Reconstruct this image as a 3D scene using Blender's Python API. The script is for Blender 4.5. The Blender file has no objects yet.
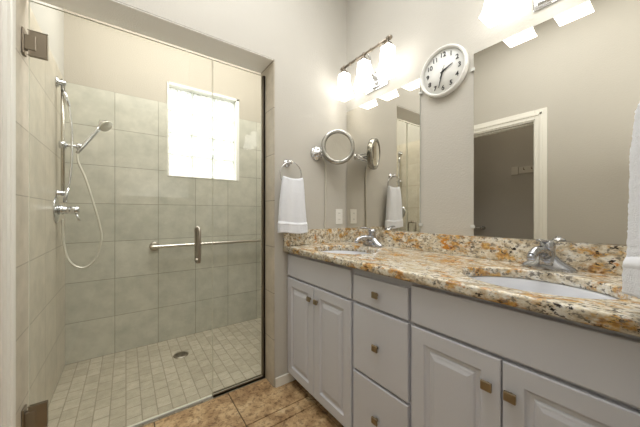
import bpy, bmesh, math, random
from mathutils import Vector, Matrix
random.seed(4)
PI = math.pi
SC = bpy.context.scene
COL = SC.collection

# ---------------------------------------------------------------- camera, world, lights, exposure
cam_d = bpy.data.cameras.new('camera')
cam_d.sensor_width = 36.0
cam_d.lens = 267.0 / 640 * 36.0
cam_d.clip_start = 0.01
cam = bpy.data.objects.new('camera', cam_d)
COL.objects.link(cam)
cam.location = (0, 0, 1.1416)
cam.rotation_euler = (PI / 2, 0, -0.6284)
SC.camera = cam

SC.view_settings.view_transform = 'Standard'
SC.view_settings.look = 'None'
SC.view_settings.gamma = 1
SC.view_settings.use_curve_mapping = False
SC.view_settings.exposure = 0.46

SHADE_W = 3.2            # emission of the vanity light shades
wd = bpy.data.worlds.new('sky')
SC.world = wd
wd.use_nodes = True
wn = wd.node_tree.nodes
wn['Background'].inputs[0].default_value = (0.93, 0.97, 1.0, 1)
wn['Background'].inputs[1].default_value = 4.2


def area(name, loc, rot, size, power, color, size_y=None):
    d = bpy.data.lights.new(name, 'AREA')
    d.energy = power
    d.color = color
    d.size = size
    if size_y:
        d.shape = 'RECTANGLE'
        d.size_y = size_y
    o = bpy.data.objects.new(name, d)
    COL.objects.link(o)
    o.location = loc
    o.rotation_euler = rot
    return o


area('bath_fill', (0.45, 0.72, 2.97), (0, 0, 0), 1.0, 15, (0.98, 0.99, 1))  # added overhead fill for general room brightness, no fixture
area('entry_upward_fill', (0.5, -1.3, 1.45), (PI, 0, 0), 1.0, 42, (0.98, 0.99, 1), 2.0)  # added unseen light floating behind the camera, bounced off the ceiling as fill
area('shower_fill', (0.52, 2.08, 2.97), (0, 0, 0), 1.5, 21, (1, 0.99, 0.965), 0.5)  # added overhead fill brightening the shower, stretched wide to avoid a hot spot
area('closet_fill', (-0.85, 1.2, 2.97), (0, 0, 0), 0.4, 3.0, (1, 0.90, 0.76))  # added warm fill for the side room reflected in the mirror

# ---------------------------------------------------------------- materials
def L(c):
    f = lambda v: (v / 12.92 if v <= 0.04045 else ((v + 0.055) / 1.055) ** 2.4)
    return tuple(f(v / 255) for v in c) + (1,)


class NT:
    """small helper round a material's node tree"""
    def __init__(s, name):
        s.m = bpy.data.materials.new(name)
        s.m.use_nodes = True
        s.t = s.m.node_tree
        s.b = s.t.nodes['Principled BSDF']
        s.out = s.t.nodes['Material Output']

    def n(s, kind, **kw):
        x = s.t.nodes.new(kind)
        for k, v in kw.items():
            setattr(x, k, v)
        return x

    def l(s, a, b):
        s.t.links.new(a, b)

    def obj(s):
        return s.n('ShaderNodeTexCoord').outputs['Object']

    def noise(s, vec, scale, detail=3, rough=0.55):
        x = s.n('ShaderNodeTexNoise')
        x.inputs['Scale'].default_value = scale
        x.inputs['Detail'].default_value = detail
        x.inputs['Roughness'].default_value = rough
        if vec is not None:
            s.l(vec, x.inputs['Vector'])
        return x.outputs['Fac']

    def ramp(s, fac, stops):
        r = s.n('ShaderNodeValToRGB')
        e = r.color_ramp.elements
        while len(e) > 1:
            e.remove(e[0])
        e[0].position, e[0].color = stops[0][0], stops[0][1]
        for p, c in stops[1:]:
            q = e.new(p)
            q.color = c
        s.l(fac, r.inputs[0])
        return r.outputs[0]

    def mix(s, fac, a, b, mode='MIX'):
        x = s.n('ShaderNodeMix', data_type='RGBA', blend_type=mode)
        for sock, v in ((x.inputs[0], fac), (x.inputs[6], a), (x.inputs[7], b)):
            if hasattr(v, 'links'):
                s.l(v, sock)
            else:
                sock.default_value = v
        return x.outputs[2]

    def bump(s, h, strength, dist=0.002):
        x = s.n('ShaderNodeBump')
        x.inputs['Strength'].default_value = strength
        x.inputs['Distance'].default_value = dist
        s.l(h, x.inputs['Height'])
        s.l(x.outputs[0], s.b.inputs['Normal'])

    def set(s, **kw):
        for k, v in kw.items():
            s.b.inputs[k.replace('_', ' ')].default_value = v
        return s


def solid(name, rgb, rough=0.5, metal=0.0, **kw):
    t = NT(name).set(Base_Color=L(rgb), Roughness=rough, Metallic=metal, **kw)
    return t.m


def paint(name, rgb, rough=0.85, scale=110, strength=0.35):
    t = NT(name).set(Roughness=rough)
    v = t.obj()
    a = t.noise(v, 3, 2)
    d = L(rgb)
    dk = tuple(c * 0.95 for c in d[:3]) + (1,)
    t.l(t.mix(a, dk, d), t.b.inputs['Base Color'])
    t.bump(t.noise(v, scale, 2), strength, 0.004)
    return t.m


def swizzle(t, axes, off=(0, 0)):
    sp = t.n('ShaderNodeSeparateXYZ')
    t.l(t.obj(), sp.inputs[0])
    cb = t.n('ShaderNodeCombineXYZ')
    for i, a in enumerate(axes):
        ad = t.n('ShaderNodeMath', operation='SUBTRACT')
        t.l(sp.outputs[a], ad.inputs[0])
        ad.inputs[1].default_value = off[i]
        t.l(ad.outputs[0], cb.inputs[i])
    return cb.outputs[0]


def tiles(name, axes, off, w, h, c1, c2, grout, offset=0.0, mortar=0.0022, rough=0.35, mott=0.7, nscale=9):
    t = NT(name).set(Roughness=rough)
    br = t.n('ShaderNodeTexBrick')
    br.offset = offset
    br.offset_frequency = 2
    br.squash = 1
    t.l(swizzle(t, axes, off), br.inputs['Vector'])
    for k, v in (('Color1', L(c1)), ('Color2', L(c2)), ('Mortar', L(grout)), ('Scale', 1), ('Mortar Size', mortar),
                 ('Mortar Smooth', 0.1), ('Bias', 0), ('Brick Width', w), ('Row Height', h)):
        br.inputs[k].default_value = v
    v = t.obj()
    n1 = t.ramp(t.noise(v, nscale, 5, 0.65), [(0.3, (0.74, 0.75, 0.73, 1)), (0.7, (1.1, 1.09, 1.08, 1))])
    col = t.mix(mott, br.outputs['Color'], n1, 'MULTIPLY')
    t.l(col, t.b.inputs['Base Color'])
    inv = t.n('ShaderNodeMath', operation='SUBTRACT')
    inv.inputs[0].default_value = 1
    t.l(br.outputs['Fac'], inv.inputs[1])
    t.bump(inv.outputs[0], 0.4, 0.002)
    return t.m


M = {}
M['wall'] = paint('greige_wall_paint', (197, 193, 184))
M['shower_paint'] = paint('tan_shower_wall_paint', (184, 176, 162))
M['ceiling'] = paint('white_ceiling_paint', (226, 222, 212))
M['soffit'] = paint('soffit_painted_brightness', (250, 248, 242))  # near-white colour stands in for light on the header underside
M['trim'] = solid('white_trim_paint', (240, 238, 230), 0.45)
XT, TS = -0.0737, 0.305
TC1, TC2, TG = (194, 192, 179), (203, 200, 187), (150, 146, 132)
M['tile_back'] = tiles('back_wall_tile', (0, 2), (XT, 0), TS, TS, TC1, TC2, TG)
M['tile_left'] = tiles('left_wall_tile', (1, 2), (2.755, 0), TS, TS, (205, 196, 180), (211, 202, 186), (160, 150, 134))
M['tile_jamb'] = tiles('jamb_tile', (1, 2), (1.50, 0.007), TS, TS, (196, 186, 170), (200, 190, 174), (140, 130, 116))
M['mosaic'] = tiles('shower_floor_mosaic', (1, 0), (0.01, 0.0), 0.098, 0.0745, (188, 179, 161), (172, 163, 145), (148, 139, 122),
                    offset=0.5, mortar=0.003, rough=0.4, mott=0.75, nscale=20)
M['grout'] = solid('floor_grout', (92, 78, 62), 0.9)
M['trim_cab'] = None


def slate():
    t = NT('brown_stone_floor_tile').set(Roughness=0.38)
    v = t.obj()
    a = t.ramp(t.noise(v, 7, 6, 0.7), [(0.28, L((96, 72, 52))), (0.42, L((156, 124, 88))), (0.55, L((194, 164, 124))),
                                      (0.72, L((222, 202, 166)))])
    b = t.noise(v, 38, 4, 0.7)
    spots = t.ramp(b, [(0.40, (0.40, 0.34, 0.28, 1)), (0.50, (1, 1, 1, 1))])
    t.l(t.mix(0.8, a, spots, 'MULTIPLY'), t.b.inputs['Base Color'])
    t.bump(t.noise(v, 25, 4), 0.25, 0.004)
    return t.m


M['slate'] = slate()


def granite():
    t = NT('speckled_gold_granite').set(Roughness=0.14)
    mp = t.n('ShaderNodeMapping')
    mp.inputs['Scale'].default_value = (1.25, 0.72, 1.15)
    mp.inputs['Rotation'].default_value = (0, 0, 0.25)
    t.l(t.obj(), mp.inputs[0])
    v = mp.outputs[0]
    base = t.ramp(t.noise(v, 34, 6, 0.7), [(0.30, L((150, 136, 118))), (0.41, L((196, 180, 152))), (0.50, L((222, 211, 188))), (0.60, L((242, 238, 228))),
                                           (0.75, L((200, 195, 184)))])
    # ochre and rust clouds
    gm = t.ramp(t.noise(v, 13, 5, 0.68), [(0.525, (0, 0, 0, 1)), (0.595, (0.9, 0.9, 0.9, 1))])
    gold = t.ramp(t.noise(v, 55, 4, 0.65), [(0.30, L((122, 78, 34))), (0.44, L((184, 128, 50))), (0.56, L((214, 168, 84))), (0.70, L((232, 208, 158)))])
    c = t.mix(gm, base, gold)
    rm = t.ramp(t.noise(v, 10.3, 5, 0.62), [(0.635, (0, 0, 0, 1)), (0.67, (1, 1, 1, 1))])
    c = t.mix(rm, c, L((206, 138, 56)))
    # grey crystals and dark flecks
    grm = t.ramp(t.noise(v, 66, 4, 0.65), [(0.56, (0, 0, 0, 1)), (0.60, (0.9, 0.9, 0.9, 1))])
    c = t.mix(grm, c, L((132, 124, 112)))
    dm = t.ramp(t.noise(v, 74, 4, 0.7), [(0.395, (1, 1, 1, 1)), (0.43, (0, 0, 0, 1))])
    sel = t.ramp(t.noise(v, 16, 3), [(0.42, (0.2, 0.2, 0.2, 1)), (0.54, (1, 1, 1, 1))])
    mm = t.n('ShaderNodeMath', operation='MULTIPLY')
    t.l(dm, mm.inputs[0])
    t.l(sel, mm.inputs[1])
    c = t.mix(mm.outputs[0], c, L((50, 42, 38)))
    t.l(c, t.b.inputs['Base Color'])
    return t.m


M['granite'] = granite()
M['cabinet'] = solid('grey_white_cabinet_paint', (206, 208, 216), 0.38)
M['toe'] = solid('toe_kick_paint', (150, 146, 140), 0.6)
M['porcelain'] = solid('white_porcelain', (228, 230, 236), 0.08)
M['faucet_chrome'] = solid('polished_faucet_chrome', (186, 189, 196), 0.2, 1.0)
M['chrome'] = solid('chrome', (215, 216, 218), 0.08, 1.0)
M['nickel'] = solid('brushed_nickel', (176, 168, 156), 0.3, 1.0)
M['light_bar'] = solid('aged_nickel', (150, 140, 126), 0.32, 1.0)
M['mirror_rim'] = solid('satin_chrome_rim', (176, 175, 170), 0.24, 1.0)
M['steel'] = solid('satin_steel', (205, 200, 190), 0.25, 1.0)
M['bronze'] = solid('brushed_bronze_knob', (160, 146, 122), 0.35, 1.0)
M['channel'] = solid('dark_nickel_channel', (128, 118, 102), 0.45, 0.6)
M['dark'] = solid('dark_gap', (40, 38, 36), 0.6)
M['mirror'] = solid('silvered_mirror', (228, 225, 217), 0.0, 1.0)
M['mirror_edge'] = solid('mirror_glass_edge', (150, 158, 150), 0.2)
M['clock_white'] = solid('white_plastic', (238, 238, 234), 0.35)
M['clock_face'] = solid('clock_face_paper', (232, 232, 228), 0.6)
M['black'] = solid('black_ink', (30, 30, 32), 0.5)
M['greyink'] = solid('grey_ink', (140, 140, 140), 0.5)
M['plastic'] = solid('white_plate_plastic', (236, 235, 230), 0.3)
M['hose'] = solid('pale_hose', (214, 210, 198), 0.3, 0.35)
M['clear'] = solid('clear_clip', (205, 206, 202), 0.15)
M['rail'] = solid('pale_grey_rail', (214, 210, 200), 0.5)
M['garden'] = paint('garden_wall_stucco', (216, 208, 194), 0.9, 40)


def towel_mat():
    t = NT('white_terry_cloth').set(Base_Color=L((245, 248, 255)), Roughness=1.0)
    v = t.obj()
    t.bump(t.noise(v, 420, 2), 0.9, 0.004)
    return t.m


M['terry'] = towel_mat()
M['band'] = solid('woven_towel_band', (243, 246, 254), 0.9)


def shower_glass():
    t = NT('clear_shower_glass')
    t.t.nodes.remove(t.b)
    tr = t.n('ShaderNodeBsdfTransparent')
    tr.inputs[0].default_value = (0.965, 0.975, 0.965, 1)
    gl = t.n('ShaderNodeBsdfGlossy')
    gl.inputs['Roughness'].default_value = 0.0
    gl.inputs[0].default_value = (1, 1, 1, 1)
    fr = t.n('ShaderNodeFresnel')
    fr.inputs[0].default_value = 1.45
    mx = t.n('ShaderNodeMixShader')
    geo = t.n('ShaderNodeNewGeometry')
    inv = t.n('ShaderNodeMath', operation='SUBTRACT')
    inv.inputs[0].default_value = 1
    t.l(geo.outputs['Backfacing'], inv.inputs[1])
    mu = t.n('ShaderNodeMath', operation='MULTIPLY')
    t.l(fr.outputs[0], mu.inputs[0])
    t.l(inv.outputs[0], mu.inputs[1])
    t.l(mu.outputs[0], mx.inputs[0])
    t.l(tr.outputs[0], mx.inputs[1])
    t.l(gl.outputs[0], mx.inputs[2])
    t.l(mx.outputs[0], t.out.inputs[0])
    return t.m


M['glass'] = shower_glass()
M['glass_edge'] = solid('polished_glass_edge', (214, 214, 198), 0.25)


def block_mat():
    t = NT('glass_block_rippled')
    t.t.nodes.remove(t.b)
    v = t.obj()
    bp = t.n('ShaderNodeBump')
    bp.inputs['Strength'].default_value = 0.9
    bp.inputs['Distance'].default_value = 0.02
    t.l(t.noise(v, 34, 2, 0.6), bp.inputs['Height'])
    tr = t.n('ShaderNodeBsdfTransparent')
    tr.inputs[0].default_value = (0.9, 0.93, 0.92, 1)
    tl = t.n('ShaderNodeBsdfTranslucent')
    tl.inputs[0].default_value = (0.95, 0.96, 0.95, 1)
    t.l(bp.outputs[0], tl.inputs['Normal'])
    gl = t.n('ShaderNodeBsdfGlossy')
    gl.inputs['Roughness'].default_value = 0.15
    t.l(bp.outputs[0], gl.inputs['Normal'])
    m1 = t.n('ShaderNodeMixShader')
    fc = t.ramp(t.noise(v, 30, 2, 0.6), [(0.35, (0.25, 0.25, 0.25, 1)), (0.65, (0.8, 0.8, 0.8, 1))])
    t.l(fc, m1.inputs[0])
    t.l(tr.outputs[0], m1.inputs[1])
    t.l(tl.outputs[0], m1.inputs[2])
    m2 = t.n('ShaderNodeMixShader')
    m2.inputs[0].default_value = 0.06
    t.l(m1.outputs[0], m2.inputs[1])
    t.l(gl.outputs[0], m2.inputs[2])
    t.l(m2.outputs[0], t.out.inputs[0])
    return t.m


M['block'] = block_mat()
def mortar_mat():
    t = NT('glass_block_joint').set(Base_Color=L((240, 240, 234)), Roughness=0.8)
    tl = t.n('ShaderNodeBsdfTranslucent')
    tl.inputs[0].default_value = (0.8, 0.8, 0.78, 1)
    m = t.n('ShaderNodeMixShader')
    m.inputs[0].default_value = 0.55
    t.l(t.b.outputs[0], m.inputs[1])
    t.l(tl.outputs[0], m.inputs[2])
    t.l(m.outputs[0], t.out.inputs[0])
    return t.m


M['mortar'] = mortar_mat()


def shade_mat():
    t = NT('lit_white_glass_shade').set(Base_Color=L((250, 246, 238)), Roughness=0.3)
    t.b.inputs['Emission Color'].default_value = (1, 0.985, 0.945, 1)
    t.b.inputs['Emission Strength'].default_value = SHADE_W
    return t.m


M['shade'] = shade_mat()

# ---------------------------------------------------------------- mesh helpers
def new():
    return bmesh.new()


def box(bm, a, b, bev=0.0, seg=2, mi=0):
    """axis-aligned box between corners a and b"""
    a, b = Vector(a), Vector(b)
    t = bmesh.new()
    bmesh.ops.create_cube(t, size=1)
    d = b - a
    for v in t.verts:
        v.co = Vector((v.co.x * d.x, v.co.y * d.y, v.co.z * d.z)) + (a + b) / 2
    if bev:
        bmesh.ops.bevel(t, geom=list(t.edges), offset=bev, segments=seg, affect='EDGES', profile=0.5)
    join(bm, t, mi)
    return bm


def join(bm, t, mi=0, mat=None):
    if mat is not None:
        bmesh.ops.transform(t, matrix=mat, verts=t.verts)
    mp = {}
    for v in t.verts:
        mp[v] = bm.verts.new(v.co)
    for f in t.faces:
        try:
            g = bm.faces.new([mp[v] for v in f.verts])
            g.material_index = mi if mi else f.material_index
            g.smooth = f.smooth
        except ValueError:
            pass
    t.free()


def frame_mat(origin, z, up=(0, 0, 1)):
    z = Vector(z).normalized()
    up = Vector(up)
    if abs(z.dot(up)) > 0.98:
        up = Vector((0, 1, 0))
    x = up.cross(z).normalized()
    y = z.cross(x)
    m = Matrix((x, y, z)).transposed().to_4x4()
    m.translation = Vector(origin)
    return m


def lathe(bm, origin, axis, prof, n=32, mi=0, smooth=True, sx=1, sy=1, up=(0, 0, 1)):
    """revolve a profile [(radius, along axis)]"""
    m = frame_mat(origin, axis, up)
    rings = []
    for r, h in prof:
        if r < 1e-6:
            rings.append([bm.verts.new(m @ Vector((0, 0, h)))])
        else:
            rings.append([bm.verts.new(m @ Vector((sx * r * math.cos(2 * PI * i / n), sy * r * math.sin(2 * PI * i / n), h))) for i in range(n)])
    for a, b in zip(rings, rings[1:]):
        for i in range(n):
            j = (i + 1) % n
            if len(a) == 1 and len(b) == 1:
                continue
            if len(a) == 1:
                f = bm.faces.new((a[0], b[i], b[j]))
            elif len(b) == 1:
                f = bm.faces.new((a[i], a[j], b[0]))
            else:
                f = bm.faces.new((a[i], a[j], b[j], b[i]))
            f.smooth = smooth
            f.material_index = mi
    return bm


def spline(pts, n=8):
    """Catmull-Rom through the points"""
    P = [Vector(p) for p in pts]
    P = [P[0] * 2 - P[1]] + P + [P[-1] * 2 - P[-2]]
    out = []
    for i in range(1, len(P) - 2):
        for k in range(n):
            t = k / n
            a, b, c, d = P[i - 1], P[i], P[i + 1], P[i + 2]
            out.append(0.5 * ((2 * b) + (c - a) * t + (2 * a - 5 * b + 4 * c - d) * t * t + (3 * b - a - 3 * c + d) * t ** 3))
    out.append(P[-2])
    return out


def tube(bm, pts, r, n=12, closed=False, mi=0, flat=1.0):
    """tube along points; r is a number or one radius per point"""
    pts = [Vector(p) for p in pts]
    N = len(pts)
    rs = r if isinstance(r, (list, tuple)) else [r] * N
    rings = []
    ref = None
    for i, p in enumerate(pts):
        if closed:
            d = pts[(i + 1) % N] - pts[i - 1]
        else:
            d = pts[min(i + 1, N - 1)] - pts[max(i - 1, 0)]
        d.normalize()
        if ref is None:
            ref = Vector((0, 0, 1)) if abs(d.z) < 0.9 else Vector((1, 0, 0))
        x = (ref - d * ref.dot(d)).normalized()
        ref = x
        y = d.cross(x)
        rings.append([bm.verts.new(p + (x * math.cos(2 * PI * k / n) * flat + y * math.sin(2 * PI * k / n)) * rs[i]) for k in range(n)])
    for i in range(N if closed else N - 1):
        a, b = rings[i], rings[(i + 1) % N]
        for k in range(n):
            f = bm.faces.new((a[k], a[(k + 1) % n], b[(k + 1) % n], b[k]))
            f.smooth = True
            f.material_index = mi
    if not closed:
        for ring in (rings[0][::-1], rings[-1]):
            f = bm.faces.new(ring)
            f.material_index = mi
    return bm


def obj(name, bm, mat, parent=None, recalc=True):
    """link a bmesh (in world coordinates) as one mesh object"""
    if recalc:
        bmesh.ops.recalc_face_normals(bm, faces=bm.faces)
    off = Vector((0, 0, 0))
    p = parent
    while p is not None:
        off += p.location
        p = p.parent
    if off.length:
        bmesh.ops.translate(bm, verts=bm.verts, vec=-off)
    me = bpy.data.meshes.new(name)
    bm.to_mesh(me)
    bm.free()
    for m in (mat if isinstance(mat, (list, tuple)) else [mat]):
        me.materials.append(m)
    o = bpy.data.objects.new(name, me)
    COL.objects.link(o)
    o.parent = parent
    return o


def tag(o, label, cat, group=None):
    o['label'] = label
    o['category'] = cat
    if group:
        o['group'] = group
    return o


def thing(name, loc, label, cat, group=None):
    o = bpy.data.objects.new(name, None)
    o.empty_display_size = 0.05
    COL.objects.link(o)
    o.location = loc
    return tag(o, label, cat, group)


def struct(name, bm, mat, parent=None):
    o = obj(name, bm, mat, parent)
    if parent is None:
        o['kind'] = 'structure'
    return o


def text_mesh(bm, s, size, mat, depth=0.0006, mi=0):
    cu = bpy.data.curves.new('t', 'FONT')
    cu.body = s
    cu.size = size
    cu.align_x = 'CENTER'
    cu.align_y = 'CENTER'
    cu.extrude = depth
    cu.offset = size * 0.014
    o = bpy.data.objects.new('t', cu)
    COL.objects.link(o)
    dg = bpy.context.evaluated_depsgraph_get()
    me = bpy.data.meshes.new_from_object(o.evaluated_get(dg))
    t = bmesh.new()
    t.from_mesh(me)
    bpy.data.objects.remove(o)
    bpy.data.curves.remove(cu)
    bpy.data.meshes.remove(me)
    join(bm, t, mi, mat)


# ---------------------------------------------------------------- room dimensions (metres)
XL, XB = -0.371, 1.42          # left tile face, mirror wall
YA, YG, YS = 1.592, 1.736, 2.755   # towel wall, shower glass, shower back tile face
XJ = 0.783                     # shower opening jamb
ZS, ZC = 2.152, 3.0            # underside of shower header, ceiling
YE = -0.02                     # end wall of the vanity niche
PL = XL - 0.008                # painted face of the left wall
CX = -1.25                     # far wall of the side room
DY0, DY1, DZ = 0.860, 1.527, 2.055   # doorway in left wall
YR = -2.3

# ---------------------------------------------------------------- shell
bm = new(); box(bm, (-1.5, YR - .1, -.12), (1.6, 1.722, -0.006)); box(bm, (-1.5, 1.722, -.12), (-.5, 2.6, -0.006)); struct('floor', bm, M['grout'])
bm = new()
ys = [2.42, 2.08, 1.722, 1.395, 1.31, 0.91, 0.51, 0.425, 0.025, -0.375, -0.46, -0.86, -1.26, -1.345, -1.745, -2.145, YR]
xs = [-1.25 + 0.4 * 0 - 0.025 + 0.4 * k for k in range(8)]
for a, b in zip(ys, ys[1:]):
    st = 0.0
    for k in range(8):
        x0 = -1.475 + 0.4 * k + st
        x0c, x1c = max(x0, CX), min(x0 + 0.4, XB)
        if a > 1.8:
            x1c = min(x1c, PL - .13)
        if x1c - x0c < 0.02:
            continue
        box(bm, (x0c + .0025, b + .0025, -.010), (x1c - .0025, a - .0025, 0), 0.002, 1)
o = struct('floor_stone', bm, M['slate'])
bm = new(); box(bm, (-0.5, 1.722, -.12), (1.6, YS + .1, 0.0)); struct('floor_shower', bm, M['mosaic'])
bm = new(); box(bm, (-1.5, YR - .1, ZC), (1.6, YS + .2, ZC + .1)); struct('ceiling', bm, M['ceiling'])

# mirror wall and its shower continuation
bm = new(); box(bm, (XB, YR - .1, 0), (XB + .12, YS + .15, ZC)); struct('wall_right', bm, M['wall'])
# towel wall with the shower header
bm = new()
box(bm, (XJ + .008, YA, 0), (XB, 1.80, ZC))
box(bm, (PL, YA, ZS), (XJ + .008, 1.80, ZC))
bmesh.ops.remove_doubles(bm, verts=bm.verts, dist=1e-5)
struct('wall_front', bm, M['wall'])
bm = new(); box(bm, (XJ, YA + .002, 0), (XJ + .008, 1.80, ZS), 0.0015, 1); struct('trim_1', bm, M['tile_jamb'])
bm = new(); box(bm, (PL + .001, YA + .003, ZS - .006), (XJ - .001, 1.80, ZS), 0.001, 1); struct('brightened_soffit', bm, M['soffit'])  # thin board added under the header to carry the painted-in brightness
# left wall with doorway, painted
bm = new()
box(bm, (PL - .13, YR, 0), (PL, DY0, ZC))
box(bm, (PL - .13, DY1, 0), (PL, YS + .15, ZC))
box(bm, (PL - .13, DY0, DZ), (PL, DY1, ZC))
struct('wall_left', bm, M['wall'])
bm = new(); box(bm, (PL, 1.616, 0), (XL, YS, 2.135), 0.0015, 1); struct('wall_left_tile', bm, M['tile_left'])
# shower back wall with the window opening
WX0, WX1, WZ0, WZ1 = 0.305, 0.957, 1.482, 2.332
bm = new()
box(bm, (PL, YS + .008, 0), (WX0, YS + .15, ZC))
box(bm, (WX1, YS + .008, 0), (XB, YS + .15, ZC))
box(bm, (WX0, YS + .008, 0), (WX1, YS + .15, WZ0))
box(bm, (WX0, YS + .008, WZ1), (WX1, YS + .15, ZC))
struct('wall_back', bm, M['shower_paint'])
bm = new()
box(bm, (XL, YS, 0), (WX0, YS + .008, 2.135))
box(bm, (WX1, YS, 0), (XB, YS + .008, 2.135))
box(bm, (WX0, YS, 0), (WX1, YS + .008, WZ0))
struct('wall_back_tile', bm, M['tile_back'])
# niche end wall, rear wall
bm = new(); box(bm, (0.62, YE - .12, 0), (XB, YE, ZC)); struct('wall_end', bm, M['wall'])
bm = new(); box(bm, (-1.5, YR - .1, 0), (XB, YR, ZC)); struct('wall_rear', bm, M['wall'])
# side room seen through the doorway (in the mirror)
bm = new()
box(bm, (CX - .1, 0.2, 0), (CX, 2.5, ZC))
box(bm, (CX, 0.2, 0), (PL - .13, 0.3, ZC))
box(bm, (CX, 2.4, 0), (PL - .13, 2.5, ZC))
struct('wall_side_room', bm, M['wall'])
# baseboards
bm = new(); box(bm, (XJ + .01, YA - .012, 0), (0.95, YA, 0.062), 0.003, 2); struct('baseboard_front', bm, M['trim'])
bm = new(); box(bm, (PL, YR, 0), (PL + .012, DY0 - .085, 0.062), 0.003, 2); struct('baseboard_left', bm, M['trim'])

# doorway: jamb lining and casing
door = bpy.data.objects.new('door_1', None); COL.objects.link(door); door.location = (PL, (DY0 + DY1) / 2, 0); door['kind'] = 'structure'
bm = new()
J = 0.018
box(bm, (PL - .135, DY0, 0), (PL + .002, DY0 + J, DZ))
box(bm, (PL - .135, DY1 - J, 0), (PL + .002, DY1, DZ))
box(bm, (PL - .135, DY0 + J, DZ - J), (PL + .002, DY1 - J, DZ))
for y0, y1 in ((DY0 + J, DY0 + J + .011), (DY1 - J - .011, DY1 - J)):
    box(bm, (PL - .09, y0, 0), (PL - .05, y1, DZ - J), 0.002, 1)
box(bm, (PL - .09, DY0 + J, DZ - J - .011), (PL - .05, DY1 - J, DZ - J), 0.002, 1)
obj('door_jamb', bm, M['trim'], door)
bm = new()
W = 0.092
def casing_leg(y0, y1, z1):
    box(bm, (PL, y0, 0), (PL + .013, y1, z1), 0.003, 2)
    mid = (y0 + y1) / 2
    box(bm, (PL + .010, mid - .012, 0), (PL + .020, mid + .026 if y0 > 1.2 else mid + .012, z1 - (.02 if y0 < 1.2 else .02)), 0.004, 2)
casing_leg(DY0 - W + .006, DY0 + .006, DZ + W - .006)
casing_leg(DY1 - .006, DY1 + W - .006, DZ + W - .006)
box(bm, (PL, DY0 + .006, DZ - .006), (PL + .013, DY1 - .006, DZ + W - .006), 0.003, 2)
box(bm, (PL + .010, DY0 - W / 2 - .008, DZ + W / 2 - .018), (PL + .020, DY1 + W / 2, DZ + W / 2 + .008), 0.004, 2)
obj('door_casing', bm, M['trim'], door)
bm = new()
box(bm, (PL - .048, DY0 + J - .001, 0.955), (PL - .014, DY0 + J + .002, 1.020), 0.001, 1)
box(bm, (PL - .042, DY0 + J + .0015, 0.972), (PL - .024, DY0 + J + .0026, 1.003), mi=1)
o = obj('strike_plate', bm, [M['channel'], M['dark']], door)
o['label'] = 'metal strike plate on the white door jamb'

# glass block window
win = bpy.data.objects.new('window_1', None); COL.objects.link(win); win.location = (WX0, YS, WZ0); win['kind'] = 'structure'
bm = new()
F = 0.022
yb0, yb1 = YS + .055, YS + .125
box(bm, (WX0 - .004, YS - .004, WZ0), (WX0 + .010, YS + .14, WZ1), 0.002, 1)
box(bm, (WX1 - .030, YS - .004, WZ0), (WX1, YS + .14, WZ1), 0.002, 1)
box(bm, (WX0, YS - .004, WZ1 - .022), (WX1, YS + .14, WZ1), 0.002, 1)
box(bm, (WX0, YS - .004, WZ0 - .004), (WX1, YS + .14, WZ0 + .008), 0.002, 1)
obj('window_frame', bm, M['trim'], win)
bx0, bx1, bz0, bz1 = WX0 + .010, WX1 - .030, WZ0 + .008, WZ1 - .022
bm = new(); bg = new()
cw, ch = (bx1 - bx0) / 3, (bz1 - bz0) / 4
for i in range(4):
    x = bx0 + cw * i
    box(bm, (max(bx0, x - .004), yb0 + .002, bz0), (min(bx1, x + .004), yb1, bz1))
for j in range(5):
    z = bz0 + ch * j
    box(bm, (bx0, yb0 + .003, max(bz0, z - .004)), (bx1, yb1 - .001, min(bz1, z + .004)))
for i in range(3):
    for j in range(4):
        a = (bx0 + cw * i + .004, yb0 - .003, bz0 + ch * j + .004)
        b = (bx0 + cw * (i + 1) - .004, yb0 + .006, bz0 + ch * (j + 1) - .004)
        box(bg, a, b, 0.004, 2)
obj('block_mortar', bm, M['mortar'], win)
obj('glass_block_pane', bg, M['block'], win)

# garden wall outside the window
bm = new(); box(bm, (-2.5, 5.0, -0.1), (4.5, 5.2, 2.12)); struct('wall_garden', bm, M['garden'])
bm = new(); box(bm, (-4, YS + .25, -.14), (6, 5.0, -.1)); struct('ground', bm, M['garden'])

# ---------------------------------------------------------------- shower glass
def pane(x0, x1, z0, z1):
    bm = new()
    box(bm, (x0, YG - .005, z0), (x1, YG + .005, z1), 0.0008, 1)
    bm.normal_update()
    for f in bm.faces:
        f.material_index = 0 if abs(f.normal.y) > 0.9 else 1
    return bm


dr = thing('shower_door', (XL, YG, 0), 'frameless clear glass shower door hung on square metal hinges', 'shower door')
obj('glass_pane', pane(-0.352, 0.433, 0.014, 2.098), [M['glass'], M['glass_edge']], dr)
for zc in (1.905, 0.222):
    bm = new()
    box(bm, (XL + .001, YG - .026, zc - .056), (XL + .008, YG + .026, zc + .056), 0.002, 2)
    box(bm, (XL + .006, YG - .014, zc - .033), (XL + .044, YG + .014, zc + .033), 0.003, 2)
    h = obj('hinge', bm, M['light_bar'], dr)
    bm = new()
    for s in (-1, 1):
        t = new()
        box(t, (-.352, YG + s * .0055, zc - .056), (-.292, YG + s * .0105, zc + .056), 0.003, 2)
        join(bm, t)
    obj('clamp_plate', bm, M['light_bar'], h)
bm = new()
for s in (-1, 1):
    y0, y1 = YG + s * .006, YG + s * .045
    tube(bm, [(0.350, y0, 1.052), (0.350, y1 - s * .012, 1.052), (0.350, y1 - s * .003, 1.049), (0.350, y1, 1.038), (0.350, y1, 0.868),
              (0.350, y1 - s * .003, 0.857), (0.350, y1 - s * .012, 0.854), (0.350, y0, 0.854)], 0.0095, 14)
    for z in (1.052, .854):
        lathe(bm, (0.350, y0, z), (0, s, 0), [(0, 0), (.014, 0), (.014, .004), (.010, .006)], 18)
obj('pull_handle', bm, M['nickel'], dr)
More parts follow.
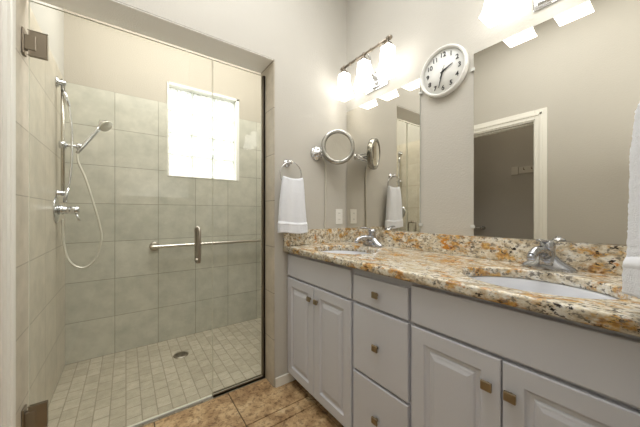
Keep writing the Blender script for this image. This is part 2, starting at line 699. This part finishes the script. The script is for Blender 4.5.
bm = new(); box(bm, (-.350, YG - .006, 0.003), (.433, YG + .006, 0.0138), 0.001, 1); obj('door_sweep', bm, M['clear'], dr)

fp = thing('glass_shower_screen', (0.6, YG, 0), 'fixed clear glass shower panel in a dark metal channel beside the towel wall', 'glass panel')
obj('glass_pane', pane(0.437, 0.770, 0.014, 2.098), [M['glass'], M['glass_edge']], fp)
bm = new()
box(bm, (0.437, YG - .011, 0.0008), (XJ - .001, YG - .0055, 0.020), 0.0008, 1)
box(bm, (0.437, YG + .0055, 0.0008), (XJ - .001, YG + .011, 0.024), 0.0008, 1)
box(bm, (0.437, YG - .011, 0.0008), (XJ - .001, YG + .011, 0.0135))
box(bm, (0.764, YG - .011, 0.0135), (XJ - .001, YG - .0055, 2.096), 0.0008, 1)
box(bm, (0.764, YG + .0055, 0.0135), (XJ - .001, YG + .011, 2.096), 0.0008, 1)
box(bm, (0.7705, YG - .011, 0.0135), (XJ - .001, YG + .011, 2.096))
obj('channel', bm, M['channel'], fp)

# grab bar on the back wall
gb = thing('grab_bar', (0.75, YS, 0.853), 'long brushed metal grab bar on the tiled shower back wall', 'grab bar')
bm = new(); tube(bm, spline([(0.203, YS - .004, .853), (0.203, YS - .035, .853), (0.215, YS - .052, .853), (0.245, YS - .055, .853), (1.22, YS - .055, .853),
                             (1.25, YS - .052, .853), (1.262, YS - .035, .853), (1.262, YS - .004, .853)], 6), 0.0155, 16)
obj('bar', bm, M['steel'], gb)
for x in (0.203, 1.262):
    bm = new(); lathe(bm, (x, YS - .001, .853), (0, -1, 0), [(0, 0), (.040, 0), (.040, .005), (.034, .010), (.017, .012), (0, .012)], 28)
    obj('wall_flange', bm, M['nickel'], gb)

# floor drain
dn = thing('shower_drain', (0.359, 2.402, 0), 'small round metal drain in the shower floor', 'drain')
bm = new(); lathe(bm, (.359, 2.402, 0.0008), (0, 0, 1), [(.042, 0), (.055, 0), (.055, .003), (.042, .004)], 36); obj('rim', bm, M['nickel'], dn)
bm = new(); lathe(bm, (.359, 2.402, 0.0008), (0, 0, 1), [(0, .0012), (.041, .0012), (.041, .0002)], 32)
obj('well', bm, M['dark'], dn)
bm = new()
for k in range(-3, 4):
    w = math.sqrt(.042 ** 2 - (k * .0115) ** 2)
    box(bm, (.359 - w, 2.402 + k * .0115 - .003, .0022), (.359 + w, 2.402 + k * .0115 + .003, .0042))
obj('grate', bm, M['nickel'], dn)

# slide bar hand shower on the left wall
SY, SX = 2.43, -0.338
hs = thing('hand_shower', (XL, SY, 1.6), 'chrome hand shower on a slide bar with a looping pale hose', 'shower')
bm = new(); tube(bm, [(SX, SY, 1.258), (SX, SY, 2.03)], 0.0105, 16); obj('slide_bar', bm, M['steel'], hs)
for z in (2.005, 1.275):
    bm = new()
    lathe(bm, (XL + .001, SY, z), (1, 0, 0), [(0, 0), (.034 if z > 1.5 else .02, 0), (.034 if z > 1.5 else .02, .008), (.017, .016), (.015, .045), (.010, .050), (0, .050)], 24)
    obj('wall_bracket', bm, M['chrome'], hs)
bm = new()
lathe(bm, (SX, SY, 1.595), (0, 0, 1), [(.0108, -.022), (.019, -.022), (.021, -.015), (.021, .015), (.019, .022), (.0108, .022)], 20)
tube(bm, [(SX + .01, SY, 1.595), (SX + .075, SY, 1.595)], [.011, .010], 14)
lathe(bm, (SX + .075, SY, 1.578), (.25, 0, 1), [(0.0, 0), (.016, 0), (.020, .032), (.013, .034)], 18)
lathe(bm, (SX - .001, SY - .02, 1.595), (0, -1, 0), [(.012, 0), (.014, .004), (.013, .022), (0, .024)], 16)
sl = obj('slider', bm, M['chrome'], hs)
# handset
h0 = Vector((SX + .068, SY, 1.548)); h1 = Vector((-0.145, SY, 1.752)); hd = (h1 - h0)
bm = new()
tube(bm, [h0, h0 + hd * .1, h0 + hd * .4, h0 + hd * .8, h1], [.009, .012, .013, .0135, .015], 16)
fd = Vector((0.62, -.42, -.62)).normalized()
hc = h1 + Vector((.018, 0, .022))
lathe(bm, hc - fd * .02, fd, [(0, -.012), (.015, -.010), (.026, .006), (.038, .022), (.042, .034), (.042, .040)], 28)
hst = obj('handset', bm, M['chrome'], hs)
bm = new(); lathe(bm, hc - fd * .02, fd, [(.042, .038), (.044, .040), (.044, .046), (.038, .048), (0, .049)], 28)
obj('spray_face', bm, M['hose'], hst)
# hose
hose_pts = [h0 + hd * .02, (-0.262, SY, 1.49), (-0.225, SY, 1.38), (-0.185, SY, 1.22), (-0.150, SY, 1.06), (-0.140, SY - .005, 0.96),
            (-0.165, SY - .012, 0.84), (-0.215, SY - .015, 0.778), (-0.268, SY - .015, 0.783), (-0.312, SY - .01, 0.84),
            (-0.334, SY, 0.95), (-0.340, SY, 1.05), (-0.340, SY, 1.105)]
bm = new(); tube(bm, spline(hose_pts, 8), 0.0068, 10); obj('hose', bm, M['hose'], hs)
rise = [(SX + .004, SY - .012, 1.955), (SX + .016, SY - .02, 1.92), (SX + .032, SY - .024, 1.85), (SX + .046, SY - .026, 1.70), (SX + .048, SY - .026, 1.56),
        (SX + .042, SY - .026, 1.42), (SX + .030, SY - .026, 1.31), (SX + .016, SY - .022, 1.245), (SX + .012, SY - .018, 1.215)]
bm = new(); tube(bm, spline(rise, 8), 0.0065, 10)
tube(bm, [rise[0], rise[1], rise[2]], [.010, .011, .009], 12)
tube(bm, [rise[-3], rise[-2], rise[-1]], [.008, .011, .010], 12)
obj('riser_hose', bm, M['chrome'], hs)

vl = thing('shower_valve', (XL, SY, 1.165), 'round chrome shower valve plate with a stubby lever below the slide bar', 'shower valve')
bm = new(); lathe(bm, (XL + .0005, SY, 1.165), (1, 0, 0), [(0, 0), (.088, 0), (.088, .003), (.080, .008), (.045, .013), (.030, .014), (0, .014)], 40); obj('escutcheon', bm, M['chrome'], vl)
bm = new(); lathe(bm, (XL + .013, SY, 1.165), (1, 0, 0), [(0, 0), (.032, 0), (.030, .022), (.024, .026), (.024, .056), (.026, .058), (.026, .098), (.022, .102), (0, .102)], 28)
obj('knob', bm, M['chrome'], vl)
bm = new(); tube(bm, [(XL + .098, SY - .006, 1.145), (XL + .108, SY - .012, 1.118), (XL + .116, SY - .014, 1.09)], [.007, .006, .0075], 12); obj('lever', bm, M['chrome'], vl)

# ---------------------------------------------------------------- vanity
XF = 0.878     # door faces
XC = 0.898     # carcass face


def loops_panel(bm, y0, y1, z0, z1, prof, x_face=XF):
    """rectangular panel facing -X; prof = [(inset, depth behind the face)]"""
    rings = []
    for ins, dep in prof:
        rings.append([bm.verts.new((x_face + dep, y, z)) for y, z in ((y0 + ins, z0 + ins), (y1 - ins, z0 + ins), (y1 - ins, z1 - ins), (y0 + ins, z1 - ins))])
    for a, b in zip(rings, rings[1:]):
        for i in range(4):
            j = (i + 1) % 4
            bm.faces.new((a[i], a[j], b[j], b[i]))
    bm.faces.new(rings[-1])
    bm.faces.new(rings[0][::-1])


SLAB = [(0, .0195), (0, .004), (.0012, .0012), (.004, 0)]
RAISED = SLAB + [(.052, 0), (.054, .0018), (.057, .0065), (.062, .0095), (.072, .0100), (.0765, .0050), (.080, .0040), (.0835, .0036), (.092, .0006), (.094, 0)]


def knob(y, z, parent):
    bm = new()
    lathe(bm, (XF, y, z), (-1, 0, 0), [(0, -.0005), (.008, -.0005), (.006, .004), (.006, .012), (0, .012)], 14)
    box(bm, (XF - .020, y - .0150, z - .0135), (XF - .011, y + .0150, z + .0135), 0.002, 2)
    o = obj('knob', bm, M['bronze'], parent)
    o['label'] = 'square brushed metal knob'
    return o


def door_part(y0, y1, z0, z1, ky, kz, root):
    bm = new()
    loops_panel(bm, y0, y1, z0, z1, RAISED)
    d = obj('door', bm, M['cabinet'], root)
    knob(ky, kz, d)


def carcass(root, y0, y1):
    bm = new()
    # open-topped box: face, sides, bottom, back
    box(bm, (XC, y0, .07), (XC + .02, y1, .735))
    box(bm, (XC, y0, .735), (XC + .02, y1, .8855))
    box(bm, (XC + .02, y0, .07), (1.412, y0 + .016, .8855))
    box(bm, (XC + .02, y1 - .016, .07), (1.412, y1, .8855))
    box(bm, (XC + .02, y0 + .016, .07), (1.412, y1 - .016, .086))
    box(bm, (1.400, y0 + .016, .086), (1.412, y1 - .016, .8855))
    obj('body', bm, M['cabinet'], root)
    bm = new(); box(bm, (XC + .055, y0 + .001, 0.001), (1.41, y1 - .001, .0695)); obj('toe_kick', bm, M['toe'], root)


ZP0, ZP1, ZD0, ZD1 = .728, .868, .078, .716
lc = thing('sink_cabinet', (1.15, 1.27, 0), 'grey-white sink cabinet with two raised panel doors next to the shower opening', 'cabinet', 'vanity cabinets')
carcass(lc, .948, 1.588)
bm = new(); loops_panel(bm, .956, 1.582, ZP0, ZP1, SLAB); obj('false_front', bm, M['cabinet'], lc)
door_part(1.2715, 1.582, ZD0, ZD1, 1.305, .640, lc)
door_part(.956, 1.2675, ZD0, ZD1, 1.236, .640, lc)
dc = thing('drawer_cabinet', (1.15, .785, 0), 'grey-white cabinet of three stacked drawers between the two sink cabinets', 'cabinet', 'vanity cabinets')
carcass(dc, .626, .946)
for z0, z1, kz in ((.728, .852, .790), (.409, .716, .561), (.078, .397, .250)):
    bm = new(); loops_panel(bm, .634, .940, z0, z1, SLAB); d = obj('drawer', bm, M['cabinet'], dc)
    knob(.790, kz, d)
rc = thing('sink_cabinet', (1.15, .30, 0), 'grey-white sink cabinet with two raised panel doors under the near right sink', 'cabinet', 'vanity cabinets')
carcass(rc, -.016, .624)
bm = new(); loops_panel(bm, -.010, .618, ZP0, ZP1, SLAB); obj('false_front', bm, M['cabinet'], rc)
door_part(.3185, .618, ZD0, ZD1, .351, .630, rc)
door_part(-.010, .3145, ZD0, ZD1, .2905, .630, rc)

# granite top with two oval cut-outs
SINKS = ((1.088, 1.235), (1.088, .300))
SAX, SAY = 0.172, 0.212


def slab_with_holes(x0, y0, x1, y1, z0, z1, holes, bev):
    cu = bpy.data.curves.new('slab', 'CURVE')
    cu.dimensions = '2D'
    cu.fill_mode = 'BOTH'
    def add(pts):
        s = cu.splines.new('POLY')
        s.points.add(len(pts) - 1)
        for p, q in zip(s.points, pts):
            p.co = (q[0], q[1], 0, 1)
        s.use_cyclic_u = True
    b = bev
    add([(x0 + b, y0 + b), (x1 - b, y0 + b), (x1 - b, y1 - b), (x0 + b, y1 - b)])
    for cx, cy in holes:
        add([(cx + (SAX + b) * math.cos(2 * PI * k / 72), cy + (SAY + b) * math.sin(2 * PI * k / 72)) for k in range(72)])
    cu.extrude = (z1 - z0) / 2 - b
    cu.bevel_depth = b
    cu.bevel_resolution = 3
    o = bpy.data.objects.new('slab', cu)
    COL.objects.link(o)
    me = bpy.data.meshes.new_from_object(o.evaluated_get(bpy.context.evaluated_depsgraph_get()))
    t = new(); t.from_mesh(me)
    bpy.data.objects.remove(o); bpy.data.curves.remove(cu); bpy.data.meshes.remove(me)
    bmesh.ops.remove_doubles(t, verts=t.verts, dist=1e-5)
    bmesh.ops.translate(t, verts=t.verts, vec=(0, 0, (z0 + z1) / 2))
    return t


ct = thing('countertop', (1.13, .79, .8865), 'speckled gold and cream granite vanity counter with a matching backsplash', 'countertop')
bm = slab_with_holes(.849, -.0185, 1.4185, 1.5905, .8865, .924, SINKS, .009)
obj('slab', bm, M['granite'], ct)
bm = new(); box(bm, (1.400, -.0185, .9245), (1.4185, 1.5905, 1.028), .002, 2); obj('backsplash', bm, M['granite'], ct)
bm = new(); box(bm, (.852, 1.5725, .9245), (1.3995, 1.5905, 1.028), .002, 2); obj('backsplash', bm, M['granite'], ct)


def sink(cx, cy, label):
    s = thing('sink', (cx, cy, .886), label, 'sink', 'bathroom sinks')
    bm = new()
    P = [(1.10, 0), (1.00, 0), (.985, -.004), (.96, -.03), (.90, -.07), (.78, -.105), (.60, -.125), (.35, -.134), (.12, -.137)]
    O_ = [(.12, -.148), (.40, -.146), (.66, -.136), (.86, -.112), (.98, -.07), (1.03, -.02), (1.10, -.010)]
    n = 56
    rings = []
    for r, z in P + O_:
        rings.append([bm.verts.new((cx + SAX * 1.02 * r * math.cos(2 * PI * i / n), cy + SAY * 1.02 * r * math.sin(2 * PI * i / n), .8858 + z)) for i in range(n)])
    rings.append(rings[0])
    for a, b in zip(rings, rings[1:]):
        for i in range(n):
            f = bm.faces.new((a[i], a[(i + 1) % n], b[(i + 1) % n], b[i])); f.smooth = True
    obj('basin', bm, M['porcelain'], s)
    bm = new(); lathe(bm, (cx, cy, .8858 - .150), (0, 0, 1), [(0, 0), (.018, 0), (.018, .012), (.026, .014), (.026, .017), (.014, .018), (.012, .022), (0, .023)], 24)
    obj('drain_plug', bm, M['chrome'], s)


sink(*SINKS[0], 'white oval undermount sink in the counter corner below the magnifying mirror')
sink(*SINKS[1], 'white oval undermount sink nearest the camera, in front of the large mirror')


def faucet(cx, cy, label, reach=.062, rise=.114, drop=0):
    z = .9245
    s = thing('faucet', (cx, cy, z), label, 'faucet', 'chrome faucets')
    bm = new()
    # oval deck plate with wings rising to the body
    t = new()
    n = 40
    prof = [(1.0, 0), (1.0, .008), (.94, .014), (.74, .024), (.52, .038), (.38, .050), (.30, .056)]
    rings = []
    for r, h in prof:
        ry = r * .086
        rx = .027 * (r ** .35)
        rings.append([t.verts.new((cx + rx * math.cos(2 * PI * i / n), cy + ry * math.sin(2 * PI * i / n), z + h)) for i in range(n)])
    for a, b in zip(rings, rings[1:]):
        for i in range(n):
            f = t.faces.new((a[i], a[(i + 1) % n], b[(i + 1) % n], b[i])); f.smooth = True
    t.faces.new(rings[-1]); t.faces.new(rings[0][::-1])
    join(bm, t)
    obj('deck_plate', bm, M['faucet_chrome'], s)
    bm = new()
    lathe(bm, (cx, cy, z + .02), (-.05, 0, 1), [(0, 0), (.033, 0), (.029, .02), (.024, .045), (.0235, .058), (.024, .062)], 28)
    tube(bm, spline([(cx - .004, cy, z + .048), (cx - .035, cy + .004, z + .068 - drop * .7), (cx - .07, cy + .008, z + .077 - drop), (cx - .105, cy + .012, z + .074 - drop), (cx - .130, cy + .015, z + .060 - drop)], 6),
         [.021] * 6 + [.019] * 6 + [.0165] * 6 + [.0145] * 6 + [.013], 18)
    lathe(bm, (cx - .129, cy + .015, z + .063 - drop), (-.35, 0, -1), [(.013, 0), (.0145, .004), (.0145, .016), (.010, .018), (0, .016)], 18)
    obj('spout', bm, M['faucet_chrome'], s)
    bm = new()
    lathe(bm, (cx - .003, cy, z + .081), (-.05, 0, 1), [(.024, 0), (.0255, .004), (.0245, .020), (.018, .030), (0, .033)], 28)
    tube(bm, spline([(cx - .002, cy, z + .104), (cx - reach * .35, cy + .005, z + .104 + (rise - .104) * .6), (cx - reach * .7, cy + .010, z + rise - .001), (cx - reach, cy + .014, z + rise)], 5),
         [.014] * 5 + [.012] * 5 + [.010] * 5 + [.0085], 14, flat=.5)
    obj('lever', bm, M['faucet_chrome'], s)
    bm = new()
    tube(bm, [(cx + .024, cy, z + .012), (cx + .024, cy, z + .075)], .003, 10)
    lathe(bm, (cx + .024, cy, z + .074 - drop), (0, 0, 1), [(0, 0), (.006, .001), (.007, .008), (0, .012)], 14)
    obj('lift_rod', bm, M['faucet_chrome'], s)


faucet(1.337, 1.243, 'chrome single lever faucet in the corner behind the far sink', .092, .124, .020)
faucet(1.337, .322, 'chrome single lever faucet behind the near right sink')

# ---------------------------------------------------------------- mirrors
def wall_mirror(y0, y1, label, clips):
    z0, z1 = 1.0295, 1.945
    o = thing('wall_mirror', (XB, (y0 + y1) / 2, z0), label, 'mirror', 'frameless wall mirrors')
    bm = new(); box(bm, (XB - .006, y0, z0), (XB - .0005, y1, z1), .0012, 1)
    bm.normal_update()
    for f in bm.faces:
        f.material_index = 0 if f.normal.x < -.6 else 1
    obj('glass', bm, [M['mirror'], M['mirror_edge']], o)
    for y, z in clips:
        bm = new()
        s = 1 if y > (y0 + y1) / 2 else -1
        box(bm, (XB - .0105, min(y - s * .006, y + s * .014), z - .008), (XB - .0066, max(y - s * .006, y + s * .014), z + .008), .0015, 1)
        box(bm, (XB - .0066, min(y + s * .001, y + s * .014), z - .008), (XB - .0005, max(y + s * .001, y + s * .014), z + .008))
        obj('clip', bm, M['clear'], o)


wall_mirror(.935, 1.588, 'frameless wall mirror in the corner above the far sink', ((.935, 1.856), (.935, 1.075)))
wall_mirror(-.016, .632, 'large frameless wall mirror right of the clock', ((.632, 1.866), (.632, 1.075)))

# ---------------------------------------------------------------- wall clock
ck = thing('wall_clock', (XB, .786, 1.918), 'round white wall clock with black numerals between the two mirrors', 'clock')
R = .134
bm = new()
lathe(bm, (XB - .0005, .786, 1.918), (-1, 0, 0), [(0, 0), (R - .006, 0), (R, .006), (R, .022), (R - .003, .031), (R - .008, .034), (R - .013, .031), (R - .0155, .024), (R - .016, .016)], 64)
obj('rim', bm, M['clock_white'], ck)
bm = new(); lathe(bm, (XB - .012, .786, 1.918), (-1, 0, 0), [(0, .005), (R - .0165, .005), (R - .0165, 0)], 64); obj('face', bm, M['clock_face'], ck)
xf = XB - .0185
CM = Matrix(((0, 0, -1, xf), (-1, 0, 0, .786), (0, 1, 0, 1.918), (0, 0, 0, 1)))
for k in range(1, 13):
    a = PI / 2 - 2 * PI * k / 12
    bm = new()
    text_mesh(bm, str(k), .035, CM @ Matrix.Translation((.090 * math.cos(a), .090 * math.sin(a), 0)))
    obj('numeral', bm, M['black'], ck)
def hand(name, ang, length, tail, w, z):
    t = new()
    vs = [(-w * .5, -tail), (w * .5, -tail), (w * .8, length * .15), (w * .35, length), (-w * .35, length), (-w * .8, length * .15)]
    lo = [t.verts.new((x, y, z)) for x, y in vs]; hi = [t.verts.new((x, y, z + .001)) for x, y in vs]
    t.faces.new(hi); t.faces.new(lo[::-1])
    for i in range(6):
        t.faces.new((lo[i], lo[(i + 1) % 6], hi[(i + 1) % 6], hi[i]))
    bm = new(); join(bm, t, 0, CM @ Matrix.Rotation(-ang, 4, 'Z'))
    obj(name, bm, M['black'], ck)


hand('hour_hand', math.radians(68), .060, .014, .006, .003)
hand('minute_hand', math.radians(195), .086, .016, .0045, .0045)
hand('second_hand', math.radians(22), .030, .04, .0015, .006)
bm = new(); lathe(bm, (xf, .786, 1.918), (-1, 0, 0), [(0.004, 0), (.004, .008), (0, .0085)], 16); obj('hub', bm, M['black'], ck)

# ---------------------------------------------------------------- vanity lights
def vanity_light(yc, dys, plate, label):
    zb, xb = 2.206, 1.29
    o = thing('vanity_light', (XB, yc, 2.06), label, 'wall light', 'three-shade vanity lights')
    p0, p1 = plate
    pc = (p0 + p1) / 2
    bm = new()
    box(bm, (XB - .012, p0, 2.004), (XB - .0005, p1, 2.128), .004, 2)
    box(bm, (XB - .020, p0 + .014, 2.020), (XB - .011, p1 - .014, 2.112), .004, 2)
    obj('backplate', bm, M['chrome'], o)
    bm = new()
    for s in (-1, 1):
        y = pc + s * .03
        tube(bm, spline([(XB - .018, y, 2.075), (XB - .06, y, 2.08), (XB - .085, y, 2.12), (XB - .105, y, 2.18), (xb, y, zb)], 6), .0055, 12)
        lathe(bm, (XB - .019, y, 2.075), (-1, 0, 0), [(0, 0), (.014, 0), (.012, .006), (.006, .010)], 18)
    obj('arm', bm, M['chrome'], o)
    y0, y1 = yc + dys[0] - .016, yc + dys[-1] + .020
    bm = new(); tube(bm, [(xb, y0, zb), (xb, y1, zb)], .0085, 14)
    for y in (y0, y1):
        lathe(bm, (xb, y, zb), (0, 1, 0), [(0, -.015), (.010, -.012), (.015, 0), (.010, .012), (0, .015)], 18)
    for a, b in zip(dys, dys[1:]):
        for q in (1 / 3, 2 / 3):
            lathe(bm, (xb, yc + a + (b - a) * q, zb), (0, 1, 0), [(.0085, -.008), (.0125, -.004), (.0125, .004), (.0085, .008)], 16)
    obj('bar', bm, M['light_bar'], o)
    for d in dys:
        y = yc + d
        bm = new()
        lathe(bm, (xb, y, zb), (0, 0, -1), [(0, -.012), (.011, -.010), (.013, 0), (.009, .010), (.010, .022), (.024, .030), (.030, .047), (0, .047)], 24)
        c = obj('socket_cap', bm, M['light_bar'], o)
        bm = new()
        prof = [(.024, 2.164), (.031, 2.157), (.0325, 2.130), (.034, 2.100), (.037, 2.065), (.0425, 2.032), (.049, 2.007), (.056, 1.990)]
        n = 6
        def ring(h, z):
            pts = []
            for q in range(4):
                c0 = Vector((1, 1)) if q == 0 else Vector((-1, 1)) if q == 1 else Vector((-1, -1)) if q == 2 else Vector((1, -1))
                r = h * .12
                cc = c0 * (h - r)
                for k in range(4):
                    a = math.radians(90 * q + 30 * k)
                    pts.append((xb + cc.x + r * math.cos(a), y + cc.y + r * math.sin(a), z))
            return [bm.verts.new(p) for p in pts]
        rings = [ring(h, z) for h, z in prof] + [ring(h - .004, z) for h, z in reversed(prof)]
        m = len(rings[0])
        for a, b in zip(rings, rings[1:]):
            for i in range(m):
                f = bm.faces.new((a[i], a[(i + 1) % m], b[(i + 1) % m], b[i])); f.smooth = True
        bm.faces.new(rings[0]); bm.faces.new(rings[-1])
        sh_ = obj('shade', bm, M['shade'], o)
        sh_['label'] = 'glowing flared square white glass shade'


vanity_light(1.275, (-.202, 0, .200), (1.172, 1.376), 'nickel vanity light with three glowing white shades above the corner mirror')
vanity_light(.285, (-.195, 0, .192), (.186, .389), 'nickel vanity light cut off by the top edge above the large right mirror')

# ---------------------------------------------------------------- towel rings and towels
def towel_ring(cx, ywall, s, z, label):
    """s = direction out of the wall along Y"""
    o = thing('towel_ring', (cx, ywall, z), label, 'towel ring', 'chrome towel rings')
    bm = new()
    lathe(bm, (cx - .008, ywall + s * .0005, z), (0, s, 0), [(0, 0), (.026, 0), (.026, .004), (.020, .009), (.012, .012), (.010, .035), (.015, .038), (.015, .052), (.011, .056), (0, .056)], 28)
    obj('wall_mount', bm, M['chrome'], o)
    bm = new()
    r = .079
    tube(bm, [(cx + r * math.sin(2 * PI * k / 48), ywall + s * (.045 + .006 * math.cos(2 * PI * k / 48)), z - r + .001 + r * math.cos(2 * PI * k / 48)) for k in range(48)], .0042, 10, True)
    obj('ring', bm, M['chrome'], o)


def towel(cx, yc, z0, z1, wtop, wbot, label, seed, thick=.026, front=-1):
    rnd = random.Random(seed)
    n, rows = 110, 90
    ph = [rnd.uniform(0, 6.3) for _ in range(6)]
    def sec(v, grow=0):
        """closed section at height fraction v (0 top .. 1 bottom)"""
        e = v ** .6
        w = wtop + (wbot - wtop) * e
        th = thick * (.72 + .28 * min(1, v * 4))
        z = z1 + (z0 - z1) * v
        out = []
        for k in range(n):
            a = 2 * PI * k / n
            ca, sa = math.cos(a), math.sin(a)
            x = math.copysign(abs(ca) ** .55, ca) * w / 2
            y = math.copysign(abs(sa) ** .6, sa) * th
            q = x / (w / 2)
            fold = .0065 * math.sin(q * 4.2 + ph[0] + v * .7) + .004 * math.sin(q * 8.5 + ph[1] - v * 1.3) * (.4 + .6 * v)
            y += fold * (1 if sa * front > 0 else .55)
            x += .0035 * math.sin(v * 5 + ph[2] + q)
            zz = z + .006 * math.sin(q * 2.4 + ph[3]) * v - .012 * (1 - v) * (1 - abs(q) ** 2) * 1.0 - (.0 if v > .02 else .0)
            k_ = min(1, max(0, (v - .80) / .05))
            d = Vector((ca, sa)) * (grow + .005 * k_ * k_ * (3 - 2 * k_))
            out.append((cx + x + d.x, yc + y + d.y, zz))
        return out
    bm = new()
    rings = [[bm.verts.new(p) for p in sec(r / rows)] for r in range(rows + 1)]
    for a, b in zip(rings, rings[1:]):
        for i in range(n):
            f = bm.faces.new((a[i], a[(i + 1) % n], b[(i + 1) % n], b[i])); f.smooth = True
    for ring, dz in ((rings[0], .010), (rings[-1], -.004)):
        cen = sum((v.co for v in ring), Vector()) / n
        mid = [bm.verts.new(v.co.lerp(Vector((v.co.x, cen.y, v.co.z)), .55) + Vector((0, 0, dz))) for v in ring]
        for i in range(n):
            f = bm.faces.new((ring[i], ring[(i + 1) % n], mid[(i + 1) % n], mid[i])); f.smooth = True
        for i in range(n // 2):
            j = n - 1 - i
            if i + 1 <= j - 1:
                try:
                    f = bm.faces.new((mid[i], mid[i + 1], mid[j - 1], mid[j])) if i + 1 != j - 1 else bm.faces.new((mid[i], mid[i + 1], mid[j]))
                    f.smooth = True
                except ValueError:
                    pass
    for v in bm.verts:
        v.co += Vector((rnd.uniform(-1, 1), rnd.uniform(-1, 1), 0)) * .0011
    o = obj('hand_towel', bm, M['terry'])
    bm = new()
    vs = [.80, .805, .83, .86, .865]
    gr = [-.001, .0010, .0014, .0010, -.001]
    rings = [[bm.verts.new(p) for p in sec(v, g)] for v, g in zip(vs, gr)]
    for a, b in zip(rings, rings[1:]):
        for i in range(n):
            f = bm.faces.new((a[i], a[(i + 1) % n], b[(i + 1) % n], b[i])); f.smooth = True
    obj('woven_band', bm, M['band'], o)
    tag(o, label, 'towel', 'white hand towels')
    return o


towel_ring(.886, YA, -1, 1.480, 'chrome towel ring on the wall between shower and magnifying mirror')
towel(.894, YA - .052, 1.016, 1.375, .152, .205, 'white hand towel hanging between the shower and the magnifying mirror', 3)
towel_ring(.900, YE, 1, 1.485, 'chrome towel ring on the end wall holding the towel at the right edge')
towel(.902, YE + .060, 0.974, 1.380, .175, .215, 'white hand towel hanging over the counter at the right picture edge', 8, thick=.030, front=1)

# ---------------------------------------------------------------- magnifying mirror
mm_ = thing('magnifying_mirror', (1.123, YA, 1.578), 'round chrome magnifying mirror on a folding wall arm in the corner', 'magnifying mirror')
bm = new()
lathe(bm, (1.123, YA - .0005, 1.578), (0, -1, 0), [(0, 0), (.052, 0), (.052, .008), (.044, .016), (.036, .016), (.032, .022), (.018, .026), (.016, .040), (0, .042)], 36)
obj('wall_base', bm, M['chrome'], mm_)
C0 = Vector((1.225, 1.467, 1.616)); nn = Vector((-.426, -.892, -.09)).normalized()
bk = C0 - nn * .036
EL = Vector((1.366, 1.545, 1.590))
bm = new()
for dz in (-.011, .011):
    v = Vector((0, 0, dz))
    tube(bm, [Vector((1.123, YA - .034, 1.578)) + v, EL + v], .0046, 10)
    tube(bm, [EL + v, bk + Vector((.012, .006, -.006)) + v], .0046, 10)
tube(bm, [EL + Vector((0, 0, -.022)), EL + Vector((0, 0, .022))], .008, 14)
tube(bm, [(1.123, YA - .034, 1.552), (1.123, YA - .034, 1.604)], .010, 14)
tube(bm, [bk + Vector((.010, .006, -.028)), bk + Vector((.010, .006, .018))], .010, 14)
obj('arm', bm, M['chrome'], mm_)
bm = new()
lathe(bm, C0, nn, [(0, -.034), (.030, -.034), (.034, -.026), (.115, -.026), (.120, -.024), (.1225, -.020), (.1235, -.014), (.1235, .006), (.1225, .010), (.119, .013), (.108, .0155), (.100, .0145), (.096, .0125), (.0945, .009)], 64)
obj('rim', bm, M['mirror_rim'], mm_)
bm = new(); lathe(bm, C0, nn, [(0, .0070), (.03, .0073), (.06, .0082), (.0945, .0100)], 64); obj('mirror_glass', bm, M['mirror'], mm_)
bm = new(); tube(bm, spline([(1.160, YA - .012, 1.560), (1.190, YA - .009, 1.53), (1.203, YA - .008, 1.46), (1.201, YA - .008, 1.25), (1.197, YA - .008, 1.10), (1.194, YA - .008, 1.030)], 6), .0062, 10)
obj('cord', bm, M['hose'], mm_)

# ---------------------------------------------------------------- outlet
ot = thing('wall_outlet', (1.338, YA, 1.118), 'white double wall outlet in the corner just above the backsplash', 'outlet')
bm = new(); box(bm, (1.304, YA - .005, 1.060), (1.372, YA - .0005, 1.176), .002, 2); obj('cover_plate', bm, M['plastic'], ot)
bm = new()
for z in (1.094, 1.142):
    box(bm, (1.322, YA - .0065, z - .016), (1.354, YA - .0045, z + .016), .001, 1)
    for x in (1.332, 1.343):
        box(bm, (x - .001, YA - .0069, z - .004), (x + .001, YA - .0064, z + .006), mi=1)
obj('sockets', bm, [M['plastic'], M['black']], ot)

# ---------------------------------------------------------------- things in the side room, seen in the mirror
hr = thing('hook_rail', (CX, 1.23, 1.69), 'pale rail on the grey side room wall, reflected in the large mirror', 'hook rail')
bm = new()
box(bm, (CX + .0005, 1.275, 1.640), (CX + .014, 1.350, 1.742), .003, 2)
box(bm, (CX + .0005, 1.030, 1.650), (CX + .010, 1.272, 1.735), .003, 2)
obj('board', bm, M['rail'], hr)
for y in (1.05, 1.13, 1.21):
    bm = new(); tube(bm, spline([(CX + .010, y, 1.70), (CX + .03, y, 1.695), (CX + .042, y, 1.705), (CX + .045, y, 1.72)], 4), .005, 10)
    obj('hook', bm, M['nickel'], hr)
tb = thing('towel_bar', (CX, 1.95, .94), 'chrome bar on the side room wall, reflected low at the mirror edge', 'towel bar')
bm = new(); tube(bm, [(CX + .055, 1.67, .94), (CX + .055, 2.25, .94)], .009, 14); obj('bar', bm, M['chrome'], tb)
for y in (1.69, 2.23):
    bm = new(); lathe(bm, (CX + .0005, y, .94), (1, 0, 0), [(0, 0), (.028, 0), (.028, .006), (.013, .012), (.012, .060), (.016, .064), (.016, .070), (0, .072)], 24)
    obj('post', bm, M['chrome'], tb)
